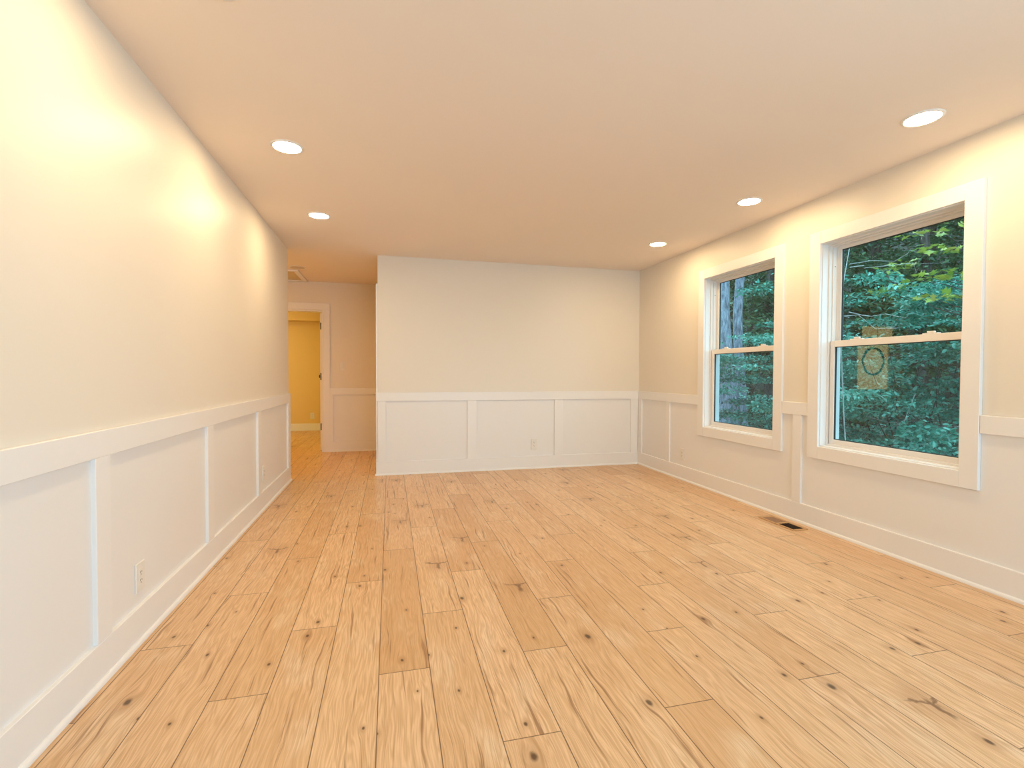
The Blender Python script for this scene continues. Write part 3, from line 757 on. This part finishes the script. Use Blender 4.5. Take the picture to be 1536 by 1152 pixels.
# trees with dense crowns behind
for az, d, lb in ((32.5, 12.8, 'leafy tree far left behind the grey trunks'), (41.8, 12.2, 'leafy dark tree right of the grey trunks'), (47.6, 12.0, 'leafy dark tree at the left of the big window view'),
                  (54.0, 12.2, 'leafy dark tree at the right of the big window view'), (60.6, 12.4, 'leafy dark tree just right of the big window view')):
    x, y = pol(az, d); tree(x, y, 7.5, (RS.normal()*.01, RS.normal()*.01), .10, lb, n=9500, ls=.095, crown=(.72, .72, .1, 6.4), group='leafy trees on the bank outside', ns=70, sr=.42)
for az, d, lb in ((37.0, 15.3, 'leafy tree in the second row behind the grey trunk pair'), (44.4, 15.3, 'leafy tree in the second row between both window views'), (50.8, 15.2, 'leafy tree in the second row behind the middle of the big window'),
                  (57.4, 15.2, 'leafy tree in the second row at the right edge of the big window view'), (64.0, 15.4, 'leafy tree in the second row far right')):
    x, y = pol(az, d); tree(x, y, 9, (0, 0), .13, lb, n=9500, ls=.12, crown=(.75, .75, .1, 8), group='leafy trees on the bank outside', ns=80, sr=.5)
for az, d, lb in ((33.5, 19.5, 'distant tree leftmost on the hillside'), (41, 19.5, 'distant tree on the hillside behind the smaller window'), (47.8, 19.3, 'distant tree on the hillside left behind the big window'),
                  (54.6, 19.3, 'distant tree on the hillside right behind the big window'), (61.5, 19.5, 'distant tree rightmost on the hillside')):
    x, y = pol(az, d); tree(x, y, 11, (0, 0), .16, lb, n=6500, ls=.17, crown=(.85, .85, .0, 10), group='distant trees on the hillside', ns=90, sr=.5)
# yellow-green maple whose branches reach into the big window's view
x, y = pol(63.5, 6.6); z = gz(x, y)
root = empty('maple_tree', (x, y, z), label='yellow-green maple reaching in at the upper right of the big window', cat='tree')
mb = MB(); mb.tube([(0, 0, -.1), (.03, 0, 1), (0, .03, 2.2), (.05, .05, 3.4), (0, .1, 5)], [.07, .06, .05, .04, .02], 12); mb.build('trunk', M_BARK, root, smooth=True)
cs = []; 
for px, py, dd in ((1440, 335, 6.0), (1400, 350, 6.2), (1365, 352, 6.3), (1425, 375, 6.0), (1395, 372, 6.1), (1350, 398, 6.3), (1335, 402, 6.4), (1440, 410, 6.0), (1405, 415, 6.1), (1375, 420, 6.2), (1340, 432, 6.4), (1325, 440, 6.4), (1430, 440, 5.9), (1400, 448, 6.1)):
    d_ = fw + r2*((px-768)/F_PX) + u2*((576-py)/F_PX); d_ = d_/math.hypot(d_.x, d_.y)*dd
    cs.append((d_.x-x, d_.y-y, CAM_H+d_.z-z))
cs = np.array(cs); rdz = np.tile([.13, .13, .045], (len(cs), 1))
leaves('foliage', cs, rdz, 230, .072, M_MAPLE, root, flat=.35, hang=.5, lobed=True)
for zz, grp in ((2.6, cs[:5]), (2.1, cs[5:10]), (1.8, cs[10:])): limbs('branch', M_BARKD, root, (.02, .02, zz), grp, .012, .04)
# bare pale saplings
def sapling(az, d, h, ends, label):
    x, y = pol(az, d); z = gz(x, y); root = empty('bare_sapling', (x, y, z), label=label, cat='sapling')
    mb = MB(); mb.tube([(0, 0, -.05), (.05, .02, h*.2), (.02, .05, h*.4), (-.05, .03, h*.6), (-.01, .06, h*.8), (.05, 0, h)], [.007, .006, .005, .005, .004, .002], 7); mb.build('stem', M_TWIG, root, smooth=True)
    for zz, dx, dy, dz in ends: limbs('twig', M_TWIG, root, (0, 0, zz), [(dx, dy, zz+dz)], .0045, .06)
sapling(48.6, 5.6, 3.2, [(2.75, .28, -.42, .02), (2.72, .45, -.55, -.05), (2.25, .22, -.30, -.12), (2.3, .30, -.45, -.08)], 'pale bare sapling at the left edge of the big window view')
sapling(53.4, 6.4, 1.45, [(1.0, .3, -.45, .18), (1.05, -.25, .35, .22), (.8, .3, -.3, .4), (.6, -.2, .25, .35), (.9, -.1, .1, .45)], 'pale forked bare sapling in the middle of the big window view')
sapling(56.4, 5.4, 1.0, [(.5, .12, -.2, .4), (.6, -.1, .15, .3), (.3, .15, -.1, .45)], 'small pale forked sapling at the lower right of the big window view')
